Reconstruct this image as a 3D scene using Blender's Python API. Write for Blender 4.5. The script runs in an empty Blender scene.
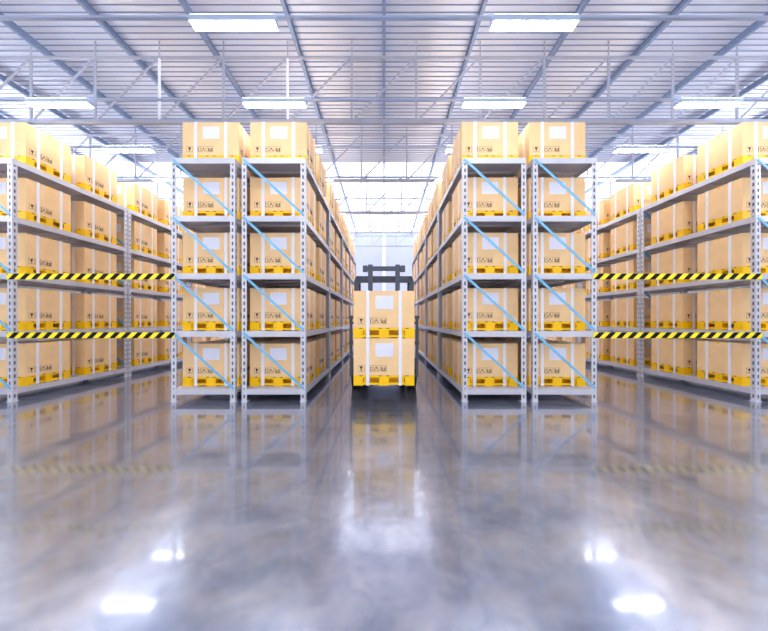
import bpy, math, random
random.seed(7)
scene = bpy.context.scene
COL = scene.collection

# ------------------------------------------------------------------ materials
def lin(r, g, b):
    f = lambda c: (c/255/12.92) if c/255 <= 0.04045 else ((c/255+0.055)/1.055)**2.4
    return (f(r), f(g), f(b), 1.0)

def mat(name, col, rough=0.5, metal=0.0, noise=0.0, nscale=8.0, emit=None, estr=0.0, spec=0.5):
    m = bpy.data.materials.new(name); m.use_nodes = True
    nt = m.node_tree; b = nt.nodes['Principled BSDF']
    b.inputs['Roughness'].default_value = rough
    b.inputs['Metallic'].default_value = metal
    b.inputs['Specular IOR Level'].default_value = spec
    b.inputs['Base Color'].default_value = col
    if noise > 0:
        tc = nt.nodes.new('ShaderNodeTexCoord'); n = nt.nodes.new('ShaderNodeTexNoise')
        n.inputs['Scale'].default_value = nscale; n.inputs['Detail'].default_value = 4
        nt.links.new(tc.outputs['Object'], n.inputs['Vector'])
        r = nt.nodes.new('ShaderNodeValToRGB')
        r.color_ramp.elements[0].position = 0.3; r.color_ramp.elements[1].position = 0.7
        lo = tuple(c*(1-noise) for c in col[:3])+(1,); hi = tuple(min(1, c*(1+noise)) for c in col[:3])+(1,)
        r.color_ramp.elements[0].color = lo; r.color_ramp.elements[1].color = hi
        nt.links.new(n.outputs['Fac'], r.inputs['Fac'])
        nt.links.new(r.outputs['Color'], b.inputs['Base Color'])
    if emit:
        b.inputs['Emission Color'].default_value = emit
        b.inputs['Emission Strength'].default_value = estr
    return m

M = {}
M['carton'] = mat('cardboard', lin(244, 205, 154), 0.75, noise=0.05, nscale=3, spec=0.2)
M['pallet'] = mat('yellow_plastic', lin(255, 198, 0), 0.45, noise=0.03, nscale=5, spec=0.35)
M['notch_shade'] = mat('recess_shade', lin(90, 62, 8), 0.7)
M['strap'] = mat('white_strap', lin(236, 233, 240), 0.5)
M['label'] = mat('white_paper', lin(228, 228, 244), 0.6)
M['tape'] = mat('yellow_tape', lin(250, 196, 30), 0.4)
M['ink'] = mat('black_ink', lin(62, 48, 44), 0.8)
M['inkline'] = mat('grey_ink', lin(158, 134, 112), 0.8)
M['rack'] = mat('galvanised_paint', lin(206, 206, 217), 0.38, metal=0.15, noise=0.03, nscale=6)
M['deck'] = mat('shelf_steel', lin(198, 197, 208), 0.42, metal=0.2, noise=0.04, nscale=4)
M['slot_shade'] = mat('channel_shade_grey', lin(104, 102, 110), 0.6)
M['brace'] = mat('blue_paint', lin(112, 180, 222), 0.4)
M['black'] = mat('black_vinyl', lin(14, 12, 10), 0.6, spec=0.2)
M['yellow'] = mat('yellow_vinyl', lin(255, 232, 20), 0.45)
M['truss'] = mat('grey_steel_paint', lin(176, 180, 197), 0.4, metal=0.15, noise=0.04)
M['truss_lit'] = mat('lit_white_steel', lin(250, 252, 255), 0.35)  # truss steel with the lamps' light put into its colour
M['beam'] = mat('blue_grey_steel', lin(140, 158, 190), 0.28, metal=0.35, noise=0.04)
M['rail'] = mat('pale_blue_steel', lin(172, 190, 222), 0.3, metal=0.3)
M['housing'] = mat('lamp_housing', lin(190, 205, 228), 0.4, metal=0.2)
M['uplight_fill'] = mat('added_uplight_glow', (1, 1, 1, 1), 0.5, emit=(0.97, 0.98, 1, 1), estr=8.0)
M['glow'] = mat('lamp_diffuser', (1, 1, 1, 1), 0.5, emit=(0.97, 0.98, 1, 1), estr=24.0)
M['wall'] = mat('white_wall', lin(196, 202, 226), 0.6, noise=0.03, nscale=1)
M['sidewall'] = mat('grey_brown_wall', lin(150, 144, 138), 0.7, noise=0.03, nscale=1)
M['column'] = mat('white_column', lin(252, 252, 255), 0.5)
M['daylight'] = mat('translucent_sheet', lin(235, 240, 252), 0.4, emit=(0.93, 0.95, 1, 1), estr=0.9)
M['side_fill'] = mat('side_fill_glow', lin(235, 240, 252), 0.4, emit=(0.93, 0.95, 1, 1), estr=5.5)
M['steel_dark'] = mat('charcoal_paint', lin(74, 80, 94), 0.4, metal=0.2, noise=0.06, nscale=5)
M['rubber'] = mat('black_rubber', lin(28, 28, 32), 0.7)
M['seat'] = mat('black_vinyl_seat', lin(36, 36, 42), 0.5)

def ceiling_mat():
    m = mat('ribbed_metal_sheet', lin(222, 228, 242), 0.30, metal=0.25, noise=0.04, nscale=0.7)
    return m
M['ceiling'] = ceiling_mat()
M['rib'] = mat('rib_seam', lin(140, 152, 184), 0.4, metal=0.2)

def floor_mat():
    m = bpy.data.materials.new('polished_concrete'); m.use_nodes = True
    nt = m.node_tree; N = nt.nodes; L = nt.links; b = N['Principled BSDF']
    tc = N.new('ShaderNodeTexCoord')
    n1 = N.new('ShaderNodeTexNoise'); n1.inputs['Scale'].default_value = 0.9; n1.inputs['Detail'].default_value = 8; n1.inputs['Roughness'].default_value = 0.62
    n2 = N.new('ShaderNodeTexNoise'); n2.inputs['Scale'].default_value = 3.2; n2.inputs['Detail'].default_value = 8; n2.inputs['Roughness'].default_value = 0.7; n2.inputs['Distortion'].default_value = 0.6
    L.new(tc.outputs['Object'], n1.inputs['Vector']); L.new(tc.outputs['Object'], n2.inputs['Vector'])
    mx = N.new('ShaderNodeMix'); mx.data_type = 'FLOAT'; mx.inputs[0].default_value = 0.4
    L.new(n1.outputs['Fac'], mx.inputs[2]); L.new(n2.outputs['Fac'], mx.inputs[3])
    r = N.new('ShaderNodeValToRGB')
    r.color_ramp.elements[0].position = 0.40; r.color_ramp.elements[0].color = lin(128, 138, 164)
    r.color_ramp.elements[1].position = 0.60; r.color_ramp.elements[1].color = lin(184, 188, 204)
    L.new(mx.outputs[0], r.inputs['Fac']); L.new(r.outputs['Color'], b.inputs['Base Color'])
    rr = N.new('ShaderNodeMapRange'); rr.inputs['From Min'].default_value = 0.3; rr.inputs['From Max'].default_value = 0.7
    rr.inputs['To Min'].default_value = 0.24; rr.inputs['To Max'].default_value = 0.265
    L.new(n2.outputs['Fac'], rr.inputs['Value']); L.new(rr.outputs['Result'], b.inputs['Roughness'])
    b.inputs['IOR'].default_value = 1.5; b.inputs['Metallic'].default_value = 0.76; b.inputs['Coat Weight'].default_value = 1.0; b.inputs['Coat IOR'].default_value = 1.5; b.inputs['Coat Roughness'].default_value = 0.07
    bp = N.new('ShaderNodeBump'); bp.inputs['Strength'].default_value = 0.0; bp.inputs['Distance'].default_value = 0.02
    L.new(n1.outputs['Fac'], bp.inputs['Height']); L.new(bp.outputs['Normal'], b.inputs['Normal'])
    return m
M['floor'] = floor_mat()

# ------------------------------------------------------------------ mesh builder
class MB:
    def __init__(s): s.v = []; s.f = []; s.mi = []
    def box(s, x0, x1, y0, y1, z0, z1, mi=0):
        n = len(s.v)
        s.v += [(x0,y0,z0),(x1,y0,z0),(x1,y1,z0),(x0,y1,z0),(x0,y0,z1),(x1,y0,z1),(x1,y1,z1),(x0,y1,z1)]
        s.f += [(n,n+3,n+2,n+1),(n+4,n+5,n+6,n+7),(n,n+1,n+5,n+4),(n+1,n+2,n+6,n+5),(n+2,n+3,n+7,n+6),(n+3,n,n+4,n+7)]
        s.mi += [mi]*6
    def prism(s, pts, d, mi=0):
        """pts: polygon of 3-D points (counter-clockwise seen from outside); extruded by vector d."""
        n = len(s.v); k = len(pts)
        s.v += [tuple(p) for p in pts] + [tuple(p[i]+d[i] for i in range(3)) for p in pts]
        s.f.append(tuple(range(n, n+k))); s.f.append(tuple(n+k+i for i in reversed(range(k))))
        for i in range(k):
            j = (i+1) % k; s.f.append((n+i, n+k+i, n+k+j, n+j))
        s.mi += [mi]*(k+2)
    def bar(s, a, b, w, h, mi=0):
        """rectangular bar from a to b in an XZ plane: w across in the plane, h along Y."""
        dx, dz = b[0]-a[0], b[2]-a[2]; l = math.hypot(dx, dz); nx, nz = -dz/l*w/2, dx/l*w/2
        y = a[1]
        s.prism([(a[0]+nx, y-h/2, a[2]+nz), (a[0]-nx, y-h/2, a[2]-nz), (b[0]-nx, y-h/2, b[2]-nz), (b[0]+nx, y-h/2, b[2]+nz)], (0, h, 0), mi)
    def cyl(s, c, r, h, axis='x', n=24, mi=0):
        pts = []
        for i in range(n):
            a = 2*math.pi*i/n
            if axis == 'x': pts.append((c[0]-h/2, c[1]+r*math.cos(a), c[2]+r*math.sin(a)))
            elif axis == 'y': pts.append((c[0]+r*math.cos(a), c[1]-h/2, c[2]+r*math.sin(a)))
            else: pts.append((c[0]+r*math.cos(a), c[1]+r*math.sin(a), c[2]-h/2))
        d = {'x': (h,0,0), 'y': (0,h,0), 'z': (0,0,h)}[axis]
        s.prism(pts, d, mi)
    def mesh(s, name, mats, bevel=0.0):
        me = bpy.data.meshes.new(name); me.from_pydata(s.v, [], s.f)
        for m in (mats if isinstance(mats, (list, tuple)) else [mats]): me.materials.append(M[m])
        me.polygons.foreach_set('material_index', s.mi)
        import bmesh
        bm = bmesh.new(); bm.from_mesh(me)
        bmesh.ops.recalc_face_normals(bm, faces=bm.faces)
        if bevel > 0:
            bmesh.ops.bevel(bm, geom=list(bm.edges), offset=bevel, segments=2, affect='EDGES', profile=0.6)
        bm.to_mesh(me); bm.free(); me.update()
        return me
    def build(s, name, mats, parent=None, bevel=0.0, loc=None):
        o = bpy.data.objects.new(name, s.mesh(name, mats, bevel)); COL.objects.link(o)
        if parent is not None: o.parent = parent
        if loc: o.location = loc
        return o

def B(*a, **k):
    m = MB(); m.box(*a, **k); return m

def tag(o, label=None, cat=None, group=None, kind=None):
    if label: o['label'] = label
    if cat: o['category'] = cat
    if group: o['group'] = group
    if kind: o['kind'] = kind
    return o

def thing(name, label, cat, loc=(0,0,0), group=None):
    o = bpy.data.objects.new(name, None); COL.objects.link(o); o.location = loc
    o.empty_display_size = 0.2
    return tag(o, label, cat, group)

def kids(o): return [c for c in COL.objects if c.parent == o]
def snapshot(o): return (o, [snapshot(c) for c in kids(o)])
def copy_tree(snap, parent=None):
    o, ch = snap
    c = o.copy(); COL.objects.link(c); c.parent = parent
    for s in ch: copy_tree(s, c)
    return c

# ------------------------------------------------------------------ setting
XW, Y0, Y1, ZC = 15.3, -5.0, 26.2, 8.75
YS = 14.7                                   # where the translucent roof sheets begin
tag(B(-XW-.2, XW+.2, Y0, Y1+.2, -0.2, 0.0).build('floor', 'floor'), kind='structure')

def ribbed(y0, y1, name, mats):
    m = MB(); m.box(-XW-.2, XW+.2, y0, y1, ZC, ZC+.12)
    y = y0 + 0.09
    while y < y1 - 0.03:
        m.prism([(-XW, y-.011, ZC), (-XW, y-.007, ZC-.02), (-XW, y+.007, ZC-.02), (-XW, y+.011, ZC)], (2*XW, 0, 0), 1)
        y += 0.18
    return tag(m.build(name, mats), kind='structure')
ribbed(Y0, YS, 'ceiling', ['ceiling', 'rib'])
ribbed(YS, Y1+.2, 'window_1', ['daylight', 'daylight'])

tag(B(-XW-.2, XW+.2, Y1, Y1+.2, 0, ZC).build('wall_back', 'wall'), kind='structure')
for s, nm, n0 in ((-1, 'left', 2), (1, 'right', 3)):
    xa, xb = sorted((s*XW, s*(XW+.2)))
    m = MB(); m.box(xa, xb, Y0, Y1, 0, 6.2); m.box(xa, xb, Y0, Y1, 8.4, ZC)
    tag(m.build('wall_'+nm, 'sidewall'), kind='structure')
    w = MB(); w.box(xa+.05, xb-.05, Y0, Y1, 6.2, 8.4, 0)
    y = Y0
    while y < Y1:
        w.box(xa, xb, y, y+.12, 6.2, 8.4, 1); y += 2.6
    for z in (6.2, 7.3, 8.32): w.box(xa, xb, Y0, Y1, z, z+.08, 1)
    tag(w.build('window_%d' % n0, ['side_fill', 'truss']), kind='structure')  # out-of-view glowing sheets added to light the ceiling sides and racks

c = thing('column', 'slim white steel column rising on the far back wall behind the forklift', 'column', (0, Y1-.16, 0))
B(-.14, .14, -.14, .14, 0.03, ZC-.03).build('shaft', 'column', c)
B(-.24, .24, -.155, .155, 0, .03).build('base_plate', 'truss', c)

# roof beams running away from the camera
ordw = ['first', 'second', 'third', 'fourth', 'fifth', 'sixth', 'seventh', 'eighth']
SP = 2.19
m = MB()
m.box(-.037, .037, Y0, Y1, 8.545, 8.557); m.box(-.008, .008, Y0, Y1, 8.557, 8.705); m.box(-.037, .037, Y0, Y1, 8.705, 8.717)
bm_mesh = m.mesh('roof_beam', 'beam')
for k in range(-6, 7):
    o = bpy.data.objects.new('roof_beam', bm_mesh); COL.objects.link(o); o.location = (k*SP, 0, 0)
    if k == 0: lab = 'blue-grey steel beam under the roof running straight back above the forklift'
    else:
        lab = 'steel beam running back under the ceiling, %s one %s of the central one' % (ordw[abs(k)-1], 'left' if k < 0 else 'right')
    tag(o, lab, 'beam', 'steel beams running back under the roof')

# trusses across the hall
ZB, ZT, PW = 6.70, 8.32, 1.62
def make_truss(lit_struts):
    t = thing('roof_truss', 'x', 'truss', (0, 0, ZB), 'steel trusses spanning the hall')
    X = 9.5*PW
    B(-X, X, -.04, .04, -.045, .045).build('bottom_chord', 'truss', t)
    B(-X, X, -.025, .025, ZT-ZB-.028, ZT-ZB+.028).build('top_chord', 'truss', t)
    vm = B(-.026, .026, -.02, .02, .045, ZT-ZB-.028).mesh('vertical', 'truss')
    vw = B(-.026, .026, -.02, .02, .045, ZT-ZB-.028).mesh('vertical_lit', 'truss_lit')
    d = MB(); d.bar((.05, 0, .045), (PW-.05, 0, ZT-ZB-.028), .046, .03); dm = d.mesh('diagonal', 'truss')
    hm = B(-.014, .014, -.012, .012, ZT-ZB+.028, 8.745-ZB).mesh('hanger', 'truss')
    for k in range(-9, 11):
        x = (k-.5)*PW
        w = k in lit_struts
        o = bpy.data.objects.new('vertical', vw if w else vm); COL.objects.link(o); o.parent = t; o.location = (x, 0, 0)
        if w: o['label'] = 'vertical strut coloured white as if lamp-lit'
        o = bpy.data.objects.new('hanger', hm); COL.objects.link(o); o.parent = t; o.location = (x, 0, 0)
        if k < 10:
            o = bpy.data.objects.new('diagonal', dm); COL.objects.link(o); o.parent = t; o.location = (x, 0, 0)
    return t
TY = [8.28, 11.76, 15.24, 18.72, 22.2]
t0 = make_truss((-3, -1)); t1 = make_truss(())
ts = snapshot(t1)
tl = ['lattice steel roof truss nearest the viewer, above the front of the racks',
      'second lattice steel roof truss back from the viewer, above the racks',
      'third lattice steel roof truss back, seen above the central aisle',
      'fourth lattice steel roof truss back, faint above the central aisle',
      'farthest lattice steel roof truss, closest to the back wall']
for i, y in enumerate(TY):
    o = t0 if i == 0 else (t1 if i == 1 else copy_tree(ts))
    o.location = (0, y, ZB); o['label'] = tl[i]

# rails and lamps
RY = [5.54 + 2.05*i for i in range(-2, 8)]
rm = MB(); rm.box(-XW, XW, -.035, .035, 6.783, 6.815)
rmesh = rm.mesh('lighting_rail', 'rail')
rname = {2: 'front', 3: 'second', 4: 'third', 5: 'fourth', 6: 'fifth', 7: 'sixth', 8: 'seventh', 9: 'eighth', 1: 'overhead', 0: 'rearmost overhead'}
def make_lamp():
    t = thing('ceiling_lamp', 'x', 'lamp', (0, 0, 0), 'rectangular ceiling lamps')
    m = MB(); m.box(-.72, .72, -.105, .105, .03, .10); m.box(-.5, -.44, -.02, .02, .10, .112); m.box(.44, .5, -.02, .02, .10, .112); m.box(-.72, -.705, -.105, .105, 0, .03); m.box(.705, .72, -.105, .105, 0, .03)
    m.box(-.705, .705, -.105, -.098, 0, .03); m.box(-.705, .705, .098, .105, 0, .03)
    m.build('housing', 'housing', t)
    B(-.704, .704, -.0975, .0975, .003, .029).build('diffuser', 'glow', t)
    B(-.70, .70, -.10, -.045, .1005, .106).build('added_uplight', 'uplight_fill', t)  # unseen upward glow added to brighten the ceiling
    B(-.70, .70, .045, .10, .1005, .106).build('added_uplight', 'uplight_fill', t)
    return t
lamp = make_lamp(); ls = snapshot(lamp); first = True
rails = []
cols = [(-2.53, 'above the rack left of the central aisle'), (2.53, 'above the rack right of the central aisle'),
        (-7.5, 'above the left side aisle'), (7.5, 'above the right side aisle')]
for i, y in enumerate(RY):
    if i >= 2:
        o = bpy.data.objects.new('lighting_rail', rmesh); COL.objects.link(o); o.location = (0, y, 0)
        tag(o, 'slim steel rail across the hall carrying the %s visible row of lamps' % ({2: 'first'}.get(i, rname[i])), 'rail', 'rails carrying the ceiling lamps')
    for x, d in cols:
        o = lamp if first else copy_tree(ls); first = False
        o.location = (x, y, 6.67)
        if i >= 2:
            o['label'] = 'white lamp %s, %s rail back' % (d, {2: 'first'}.get(i, rname[i]))
        else:
            o['label'] = 'lit white lamp overhead %s, %s row' % (d, 'nearest' if i else 'rearmost')
    if i < 2:
        o = bpy.data.objects.new('lighting_rail', rmesh); COL.objects.link(o); o.location = (0, y, 0)
        tag(o, 'slim steel rail carrying the %s row of overhead lamps' % ('nearest' if i else 'rearmost'), 'rail', 'rails carrying the ceiling lamps')

# ------------------------------------------------------------------ racks
RW, RL = 1.32, 3.055          # width, bay length
ZS = [0.268 + 1.198*k for k in range(5)]
ZTOP = ZS[4]
FW = 0.1
def post_mesh(sx, sy, name):
    """slotted L-shaped upright; corner at origin, flanges run towards sx (front flange) and sy (side flange)"""
    m = MB(); t = .006
    def flange(ax, s):
        # strips and rungs leaving real slots
        def put(u0, u1, z0, z1):
            u0, u1 = sorted((s*u0, s*u1))
            if ax == 'x':
                ya, yb = (0, t) if sy > 0 else (-t, 0)
                m.box(u0, u1, ya, yb, z0, z1)
            else:
                xa, xb = (0, t) if sx > 0 else (-t, 0)
                m.box(xa, xb, u0, u1, z0, z1)
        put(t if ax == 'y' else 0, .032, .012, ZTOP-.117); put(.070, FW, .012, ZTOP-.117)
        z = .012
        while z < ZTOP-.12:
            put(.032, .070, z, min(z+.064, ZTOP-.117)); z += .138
        # closed back of the post; cavity shade painted as a grey layer
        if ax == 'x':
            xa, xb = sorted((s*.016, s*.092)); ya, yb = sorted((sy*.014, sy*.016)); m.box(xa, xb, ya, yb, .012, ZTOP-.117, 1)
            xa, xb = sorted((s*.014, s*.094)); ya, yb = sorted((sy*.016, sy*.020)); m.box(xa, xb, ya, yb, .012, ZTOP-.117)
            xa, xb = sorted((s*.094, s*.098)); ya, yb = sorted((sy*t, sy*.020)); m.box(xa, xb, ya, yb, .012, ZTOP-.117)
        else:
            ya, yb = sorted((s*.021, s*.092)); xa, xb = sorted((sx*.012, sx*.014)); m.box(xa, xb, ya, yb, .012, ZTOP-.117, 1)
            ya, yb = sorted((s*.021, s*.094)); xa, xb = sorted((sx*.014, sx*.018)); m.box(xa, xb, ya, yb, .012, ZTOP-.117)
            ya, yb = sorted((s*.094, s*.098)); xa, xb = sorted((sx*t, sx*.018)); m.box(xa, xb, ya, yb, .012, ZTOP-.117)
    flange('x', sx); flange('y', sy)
    return m.mesh(name, ['rack', 'slot_shade'])
def shelf_mesh(top):
    m = MB(); e = .016 if not top else 0
    zt = 0
    m.box(.012, RW-.012, .012, RL-.012, -.022, 0)               # deck
    h = .115
    a = 0.012 if top else .012
    x0, x1, y0, y1 = (0, RW, 0, RL) if top else (.008, RW-.008, .008, RL-.008)
    m.box(x0, x1, y0-.004 if top else y0, y0+.012, -h, .001); m.box(x0, x1, y1-.012, y1, -h, .001)
    m.box(x0, x0+.012, y0+.012, y1-.012, -h, .001); m.box(x1-.012, x1, y0+.012, y1-.012, -h, .001)
    for k in range(1, 5):
        y = RL*k/5; m.box(.02, RW-.02, y-.03, y+.03, -.06, -.022)
    return m.mesh('shelf', 'deck')
def brace_mesh():
    m = MB()
    za, zb = ZS[1]-.055, ZS[0]+.02
    m.bar((.03, 0, 1.198-.0), (RW-.04, 0, .05), .048, .012)
    return m.mesh('brace', 'brace')
def make_rack():
    r = thing('pallet_rack', 'x', 'rack', (0, 0, 0), 'grey pallet rack bays')
    for (x, y, sx, sy) in ((0, 0, 1, 1), (RW, 0, -1, 1), (0, RL, 1, -1), (RW, RL, -1, -1)):
        o = bpy.data.objects.new('upright', post_mesh(sx, sy, 'upright')); COL.objects.link(o); o.parent = r; o.location = (x, y, 0)
        f = MB(); f.box(*sorted((-.015*sx, .12*sx)), *sorted((-.008*sy, .12*sy)), 0, .012)
        f.build('foot_plate', 'rack', o)
    sm, st, bm = shelf_mesh(False), shelf_mesh(True), brace_mesh()
    for k, z in enumerate(ZS):
        o = bpy.data.objects.new('shelf', st if k == 4 else sm); COL.objects.link(o); o.parent = r; o.location = (0, 0, z)
    for k in range(4):
        for y in (-.012, RL+.001):
            o = bpy.data.objects.new('brace', bm); COL.objects.link(o); o.parent = r
            o.location = (0, y+.004, ZS[k]-.03); o['label'] = 'pale blue diagonal brace'
    return r
rack = make_rack(); rs = snapshot(rack)

# ------------------------------------------------------------------ cartons on pallets
CW, CD, PH, TH = 1.22, 1.02, 0.20, 0.92
def symbols(face):
    W = CW if face == 'front' else CD
    m = MB(); th = .0025
    def P(u, v):
        return (-CW/2+u, -.0005, v) if face == 'front' else (CW/2+.0005, u, v)
    d = (0, -th, 0) if face == 'front' else (th, 0, 0)
    def poly(pts, mi): m.prism([P(u, v) for u, v in pts], d, mi)
    def rect(u0, u1, v0, v1, mi): poly([(u0, v0), (u1, v0), (u1, v1), (u0, v1)], mi)
    s = .062; zc = .335
    for i, cx in enumerate((.125, .255, .372, .492)):
        u = cx*W if i != 1 else cx*W+.01
        for (a, b, c2, d2) in ((-s, s, s-.006, s), (-s, s, -s, -s+.006), (-s, -s+.006, -s, s), (s-.006, s, -s, s)):
            rect(u+a, u+b, zc+c2, zc+d2, 1)
        if i == 0:      # glass
            poly([(u-.026, zc+.042), (u+.026, zc+.042), (u+.024, zc+.012), (u+.008, zc-.008), (u-.008, zc-.008), (u-.024, zc+.012)], 0)
            rect(u-.007, u+.007, zc-.036, zc, 0); rect(u-.02, u+.02, zc-.043, zc-.036, 0)
        elif i == 1:    # arrows up
            for q in (-.02, .02):
                poly([(u+q-.015, zc+.012), (u+q+.015, zc+.012), (u+q, zc+.042)], 0); rect(u+q-.005, u+q+.005, zc-.03, zc+.012, 0)
            rect(u-.04, u+.04, zc-.043, zc-.036, 0)
        elif i == 2:    # cradled parcel
            poly([(u-.022, zc+.012), (u, zc-.010), (u+.022, zc+.012), (u, zc+.036)], 0)
            poly([(u-.045, zc-.006), (u-.036, zc-.006), (u-.014, zc-.04), (u-.036, zc-.04)], 0)
            poly([(u+.045, zc-.006), (u+.036, zc-.006), (u+.014, zc-.04), (u+.036, zc-.04)], 0)
        else:           # open bracket with bars
            rect(u-.042, u-.024, zc-.03, zc+.03, 0); rect(u+.024, u+.042, zc-.03, zc+.03, 0); rect(u-.042, u+.042, zc-.044, zc-.028, 0)
            rect(u-.014, u-.005, zc-.012, zc+.014, 0); rect(u+.006, u+.015, zc-.012, zc+.014, 0)
    return m
def pallet_mesh():
    m = MB(); x0, x1, y0, y1 = -CW/2, CW/2, 0, CD
    m.box(x0, x1, y0, y1, .152, PH)
    bx = ((x0, x0+.19), (-.10, .10), (x1-.19, x1)); by = ((y0, y0+.17), (CD/2-.08, CD/2+.08), (y1-.17, y1))
    for a, b in bx:
        for c2, d2 in by: m.box(a, b, c2, d2, .058, .152); m.box(a, b, c2, d2, 0, .016)
    # perimeter and middle bottom boards, raised between the blocks
    for (c2, d2) in ((y0, y0+.12), (CD/2-.06, CD/2+.06), (y1-.12, y1)): m.box(x0, x1, c2, d2, .016, .058)
    for (a, b) in ((x0, x0+.12), (-.06, .06), (x1-.12, x1)):
        m.box(a, b, .12, CD/2-.06, .016, .058); m.box(a, b, CD/2+.06, CD-.12, .016, .058)
    for s in (-1, 1): m.box(*sorted((s*.10, s*(CW/2-.19))), .20, .23, .016, .152)
    # inner ribs in the fork openings
    for s in (-1, 1):
        for q in (.235, .375):
            m.box(s*q-.012, s*q+.012, .03, CD-.03, .135, .152)
        m.box(s*.385-.016, s*.385+.016, .01, .05, .058, .152)
    # recesses along the deck's upper edge, their shade painted as dark boxes
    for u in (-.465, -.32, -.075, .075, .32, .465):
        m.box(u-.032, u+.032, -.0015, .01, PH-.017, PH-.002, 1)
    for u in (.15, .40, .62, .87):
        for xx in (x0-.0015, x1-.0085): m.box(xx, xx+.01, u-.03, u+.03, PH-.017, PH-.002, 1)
    return m.mesh('pallet', ['pallet', 'notch_shade'], 0)
def ring(axis, p, w=.066, t=.005):
    """a strap loop round carton and pallet"""
    m = MB(); z0, z1 = -.0, TH+t
    a, b = p-w/2, p+w/2
    if axis == 'x':   # loop lies in a YZ plane, seen on front, top and back
        m.box(a, b, -t-.001, -.0012, .004, z1); m.box(a, b, CD+.0012, CD+t+.001, .004, z1)
        m.box(a, b, -.001, CD+.001, TH, z1); m.box(a, b, -.0012, CD+.0012, .004, .009)
    else:
        X = CW/2
        m.box(-X-t-.001, -X-.0012, a, b, .004, z1); m.box(X+.0012, X+t+.001, a, b, .004, z1)
        m.box(-X-.001, X+.001, a, b, TH, z1+.002); m.box(-X-.0012, X+.0012, a, b, .004, .009)
    return m
def make_carton():
    r = thing('palletised_carton', 'x', 'box', (0, 0, 0), 'strapped cartons on yellow pallets')
    cm = MB(); cm.box(-CW/2, CW/2, 0, CD, PH, TH)
    c = cm.build('carton', 'carton', r, bevel=.005)
    W = CW
    B(-CW/2+.36*W, -CW/2+.655*W, -.003, -.0005, .565, .825).build('shipping_label', 'label', c)
    symbols('front').build('handling_symbols', ['ink', 'inkline'], c)
    symbols('side').build('handling_symbols', ['ink', 'inkline'], c)
    tp = MB(); tp.box(-CW/2, CW/2, CD/2-.055, CD/2+.055, TH, TH+.003)
    for s in (-1, 1):
        x = s*(CW/2+.001)
        tp.prism([(x, CD/2-.055, TH+.002), (x, CD/2-.03, TH-.035), (x, CD/2+.03, TH-.035), (x, CD/2+.055, TH+.002)], (s*.002, 0, 0))
    tp.build('packing_tape', 'tape', c)
    p = bpy.data.objects.new('pallet', pallet_mesh()); COL.objects.link(p); p.parent = r
    for q in (-.325, .325): ring('x', q).build('strap', 'strap', r)
    for q in (.25*CD, .76*CD): ring('y', q).build('strap', 'strap', r)
    return r
carton = make_carton(); cs = snapshot(carton)

tier = ['bottom shelf', 'second shelf', 'middle shelf', 'fourth shelf', 'top shelf']
RX = [-9.03, -4.41, -2.95, 1.63, 3.09, 7.71]
rdesc = ['far left rack', 'outer rack of the left pair', 'rack just left of the forklift',
         'rack just right of the forklift', 'outer rack of the right pair', 'far right rack']
bays = [3, 2, 4, 4, 2, 3]
YR = 6.8
ordp = ['front', 'second', 'third', 'fourth', 'fifth', 'sixth', 'seventh', 'eighth']
fr = fc = True
for i, x in enumerate(RX):
    for b in range(bays[i]):
        o = rack if fr else copy_tree(rs); fr = False
        o.location = (x, YR+b*3.1, 0)
        o['label'] = 'grey slotted rack bay, %s' % ('front bay of the ' if b == 0 else ordp[b]+' bay back, ') + rdesc[i]
        for k, z in enumerate(ZS):
            for j, dy in enumerate((.30, 1.71)):
                n = 2*b+j
                q = carton if fc else copy_tree(cs); fc = False
                q.location = (x+RW/2+random.uniform(-.006, .006), YR+b*3.1+dy+random.uniform(-.008, .008), z+.0012)
                pos = 'front carton' if n == 0 else '%s carton back' % ordp[n]
                q['label'] = 'tan strapped %s, %s, %s' % (pos, tier[k], rdesc[i])
                q['group'] = 'strapped cartons on the %s' % rdesc[i]
# the two carried by the forklift
FY = 6.57
for k, (z, lab) in enumerate(((.385, 'lower tan strapped carton on yellow pallet, carried low on the forklift forks'),
                              (.385+.952, 'upper tan strapped carton on yellow pallet, stacked on the forklift load'))):
    q = copy_tree(cs); q.location = (0, FY, z); q['label'] = lab; q['group'] = 'cartons on the forklift'
    q.scale = (1, 1, 1.03)

# ------------------------------------------------------------------ forklift
fk = thing('forklift', 'charcoal forklift carrying two stacked cartons down the central aisle', 'forklift', (0, 7.65, 0))
def fpart(m, name, mt, parent=fk, bevel=.006): return m.build(name, mt, parent, bevel=bevel)
for s in (-1, 1):
    m = MB(); m.box(s*.27-.06, s*.27+.06, -.78, .02, .455, .50); fpart(m, 'fork', 'steel_dark')
    m2 = MB(); m2.box(s*.27-.06, s*.27+.06, .02, .06, .455, .95); fpart(m2, 'fork_shank', 'steel_dark')
m = MB(); m.box(-.55, .55, .06, .11, .46, .56); m.box(-.55, .55, .06, .11, .82, .92); fpart(m, 'carriage', 'steel_dark')
m = MB()
for s in (-1, 1):
    m.box(s*.775-.03, s*.775+.03, .06, .11, .36, 1.78)
    m.box(s*.775-.05, s*.775+.05, .03, .10, 1.72, 1.80)
    m.box(s*.775-.045, s*.775+.045, .05, .12, 1.12, 1.20)
m.box(-.77, .77, .07, .10, .56, .62); m.box(-.77, .77, .07, .10, 1.60, 1.66)
for x in (-.4, 0, .4): m.box(x-.015, x+.015, .075, .095, .62, 1.60)
fpart(m, 'load_backrest', 'steel_dark', bevel=.004)
for s in (-1, 1):
    m = MB(); m.box(s*.325-.055, s*.325+.055, .14, .30, .12, 3.02); fpart(m, 'mast_rail', 'steel_dark')
m = MB(); m.box(-.5, .5, .16, .27, 2.88, 2.98)
for s in (-1, 1): m.box(s*.45-.055, s*.45+.055, .15, .28, 2.855, 3.0)
fpart(m, 'mast_crossbar', 'steel_dark')
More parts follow.
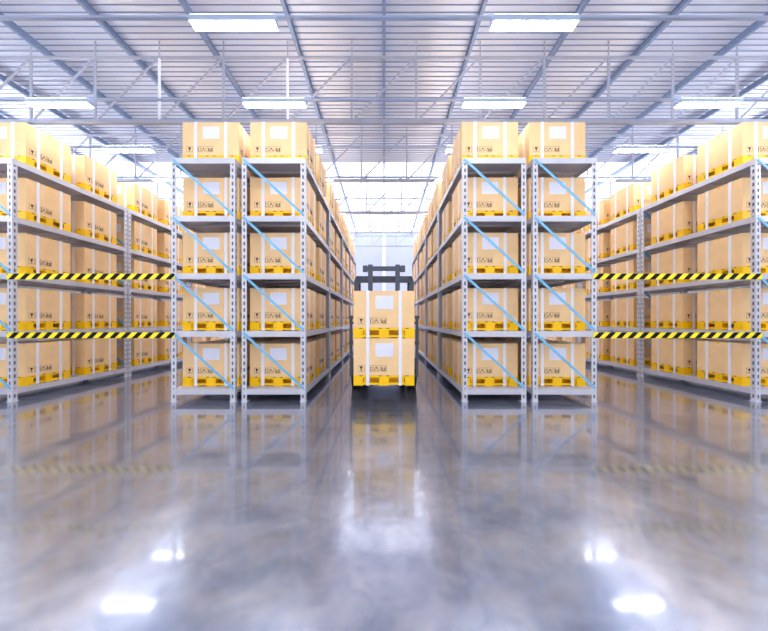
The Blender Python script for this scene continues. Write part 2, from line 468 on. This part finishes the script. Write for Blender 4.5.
fpart(B(-.275, .275, .17, .27, .30, .42), 'mast_crossbar', 'steel_dark'); fpart(B(-.275, .275, .17, .27, 1.9, 1.98), 'mast_crossbar', 'steel_dark')
for s in (-1, 1):
    m = MB(); m.cyl((s*.13, .22, 1.15), .035, 1.7, 'z', 16); fpart(m, 'lift_cylinder', 'steel_dark', bevel=0)
# overhead guard
m = MB()
for s in (-1, 1):
    m.box(s*.69-.05, s*.69+.05, .48, .58, .95, 2.66)
    m.box(s*.66-.03, s*.66+.03, 1.22, 1.30, 1.0, 2.72)
    m.prism([(s*.74, .48, 2.66), (s*.64, .48, 2.66), (s*.60, .48, 2.79), (s*.69, .48, 2.79)], (0, .82, 0))
m.box(-.66, .66, .48, .60, 2.64, 2.79); m.box(-.64, .64, 1.20, 1.30, 2.71, 2.79)
for x in (-.42, -.21, 0, .21, .42): m.box(x-.02, x+.02, .60, 1.20, 2.73, 2.77)
fpart(m, 'overhead_guard', 'steel_dark')
m = MB(); m.box(-.62, .62, .36, 2.1, .24, .62); m.box(-.78, -.3, .38, .95, .5, .78); m.box(.3, .78, .38, .95, .5, .78)
fpart(m, 'chassis', 'steel_dark', bevel=.02)
m = MB(); m.box(-.55, .55, 1.1, 1.95, .62, 1.08); fpart(m, 'engine_hood', 'steel_dark', bevel=.04)
m = MB(); m.box(-.62, .62, 1.96, 2.5, .3, 1.15); fpart(m, 'counterweight', 'steel_dark', bevel=.08)
m = MB(); m.box(-.24, .24, 1.25, 1.7, 1.08, 1.22); m.box(-.24, .24, 1.68, 1.80, 1.2, 1.75); fpart(m, 'seat', 'seat', bevel=.04)
# steering wheel
import bmesh
bmw = bmesh.new()
R, r, NU, NV = .17, .015, 24, 8
vs = []
for a in range(NU):
    A = 2*math.pi*a/NU; row = []
    for b2 in range(NV):
        Bv = 2*math.pi*b2/NV
        row.append(bmw.verts.new(((R+r*math.cos(Bv))*math.cos(A), (R+r*math.cos(Bv))*math.sin(A), r*math.sin(Bv))))
    vs.append(row)
for a in range(NU):
    for b2 in range(NV):
        bmw.faces.new((vs[a][b2], vs[(a+1) % NU][b2], vs[(a+1) % NU][(b2+1) % NV], vs[a][(b2+1) % NV]))
me = bpy.data.meshes.new('steering_wheel'); bmw.to_mesh(me); bmw.free(); me.materials.append(M['rubber'])
sw = bpy.data.objects.new('steering_wheel', me); COL.objects.link(sw); sw.parent = fk; sw.location = (0, .95, 1.32); sw.rotation_euler = (math.radians(-30), 0, 0)
m = MB(); m.cyl((0, .85, 1.02), .03, .6, 'z', 12); m.cyl((0, .92, 1.31), .05, .04, 'z', 12); m.box(-.16, .16, .93, .96, 1.31, 1.33); fpart(m, 'steering_column', 'steel_dark', bevel=0)
for s in (-1, 1):
    for y, rr, w in ((.66, .31, .22), (2.05, .25, .18)):
        m = MB(); m.cyl((s*(.80-w/2 if y < 1 else .56), y, rr), rr, w, 'x', 36)
        wo = fpart(m, 'wheel', 'rubber', bevel=.015)
        h = MB(); h.cyl((s*(.81 if y < 1 else .66), y, rr), rr*.5, .02, 'x', 24); fpart(h, 'hub', 'steel_dark', wo, bevel=.003)

# ------------------------------------------------------------------ barrier tapes
def clip(pts, x0, x1):
    for s, lim in ((1, x0), (-1, x1)):
        out = []
        for i in range(len(pts)):
            a, b = pts[i], pts[(i+1) % len(pts)]
            ia, ib = s*(a[0]-lim) >= 0, s*(b[0]-lim) >= 0
            if ia: out.append(a)
            if ia != ib:
                t = (lim-a[0])/(b[0]-a[0]); out.append((lim, a[1]+t*(b[1]-a[1])))
        pts = out
        if len(pts) < 3: return []
    return pts
def barrier(x0, x1, z, lab, off):
    m = MB(); H, P = .122, .232
    x = x0 - P*2 + off; k = 0
    while x < x1 + P:
        p = clip([(x, -H/2), (x+P/2, -H/2), (x+P/2+H, H/2), (x+H, H/2)], x0, x1)
        if p: m.prism([(a, 0, b) for a, b in p], (0, .004, 0), k % 2)
        x += P/2; k += 1
    m.box(x0+.03, x0+.05, .004, .0195, -H/2, H/2, 0); m.box(x1-.05, x1-.03, .004, .0195, -H/2, H/2, 0)
    o = m.build('barrier_tape', ['black', 'yellow']); o.location = (0, YR-.0205, z)
    tag(o, lab, 'tape', 'hazard tapes across the side aisles')
barrier(-7.80, -4.33, 2.60, 'black and yellow striped tape, upper one across the left side aisle', .03)
barrier(-7.80, -4.33, 1.385, 'black and yellow striped tape, lower one across the left side aisle', .03)
barrier(4.33, 7.82, 2.60, 'black and yellow striped tape, upper one across the right side aisle', .0)
barrier(4.33, 7.82, 1.385, 'black and yellow striped tape, lower one across the right side aisle', .0)

# ------------------------------------------------------------------ world, camera
w = bpy.data.worlds.new('World'); scene.world = w; w.use_nodes = True
bg = w.node_tree.nodes['Background']; bg.inputs['Color'].default_value = (0.94, 0.96, 1, 1); bg.inputs['Strength'].default_value = 0.76

cam = bpy.data.cameras.new('Camera'); co = bpy.data.objects.new('Camera', cam); COL.objects.link(co)
co.location = (0, 0, 1.7); co.rotation_euler = (math.radians(90), 0, 0)
cam.sensor_width = 36; cam.lens = 36*328/768; cam.shift_y = 4.5/768; cam.clip_start = .05
scene.camera = co
scene.view_settings.view_transform = 'Standard'; scene.view_settings.look = 'None'
scene.view_settings.exposure = 0.95; scene.view_settings.gamma = 1; scene.view_settings.use_curve_mapping = False
scene.cycles.max_bounces = 10
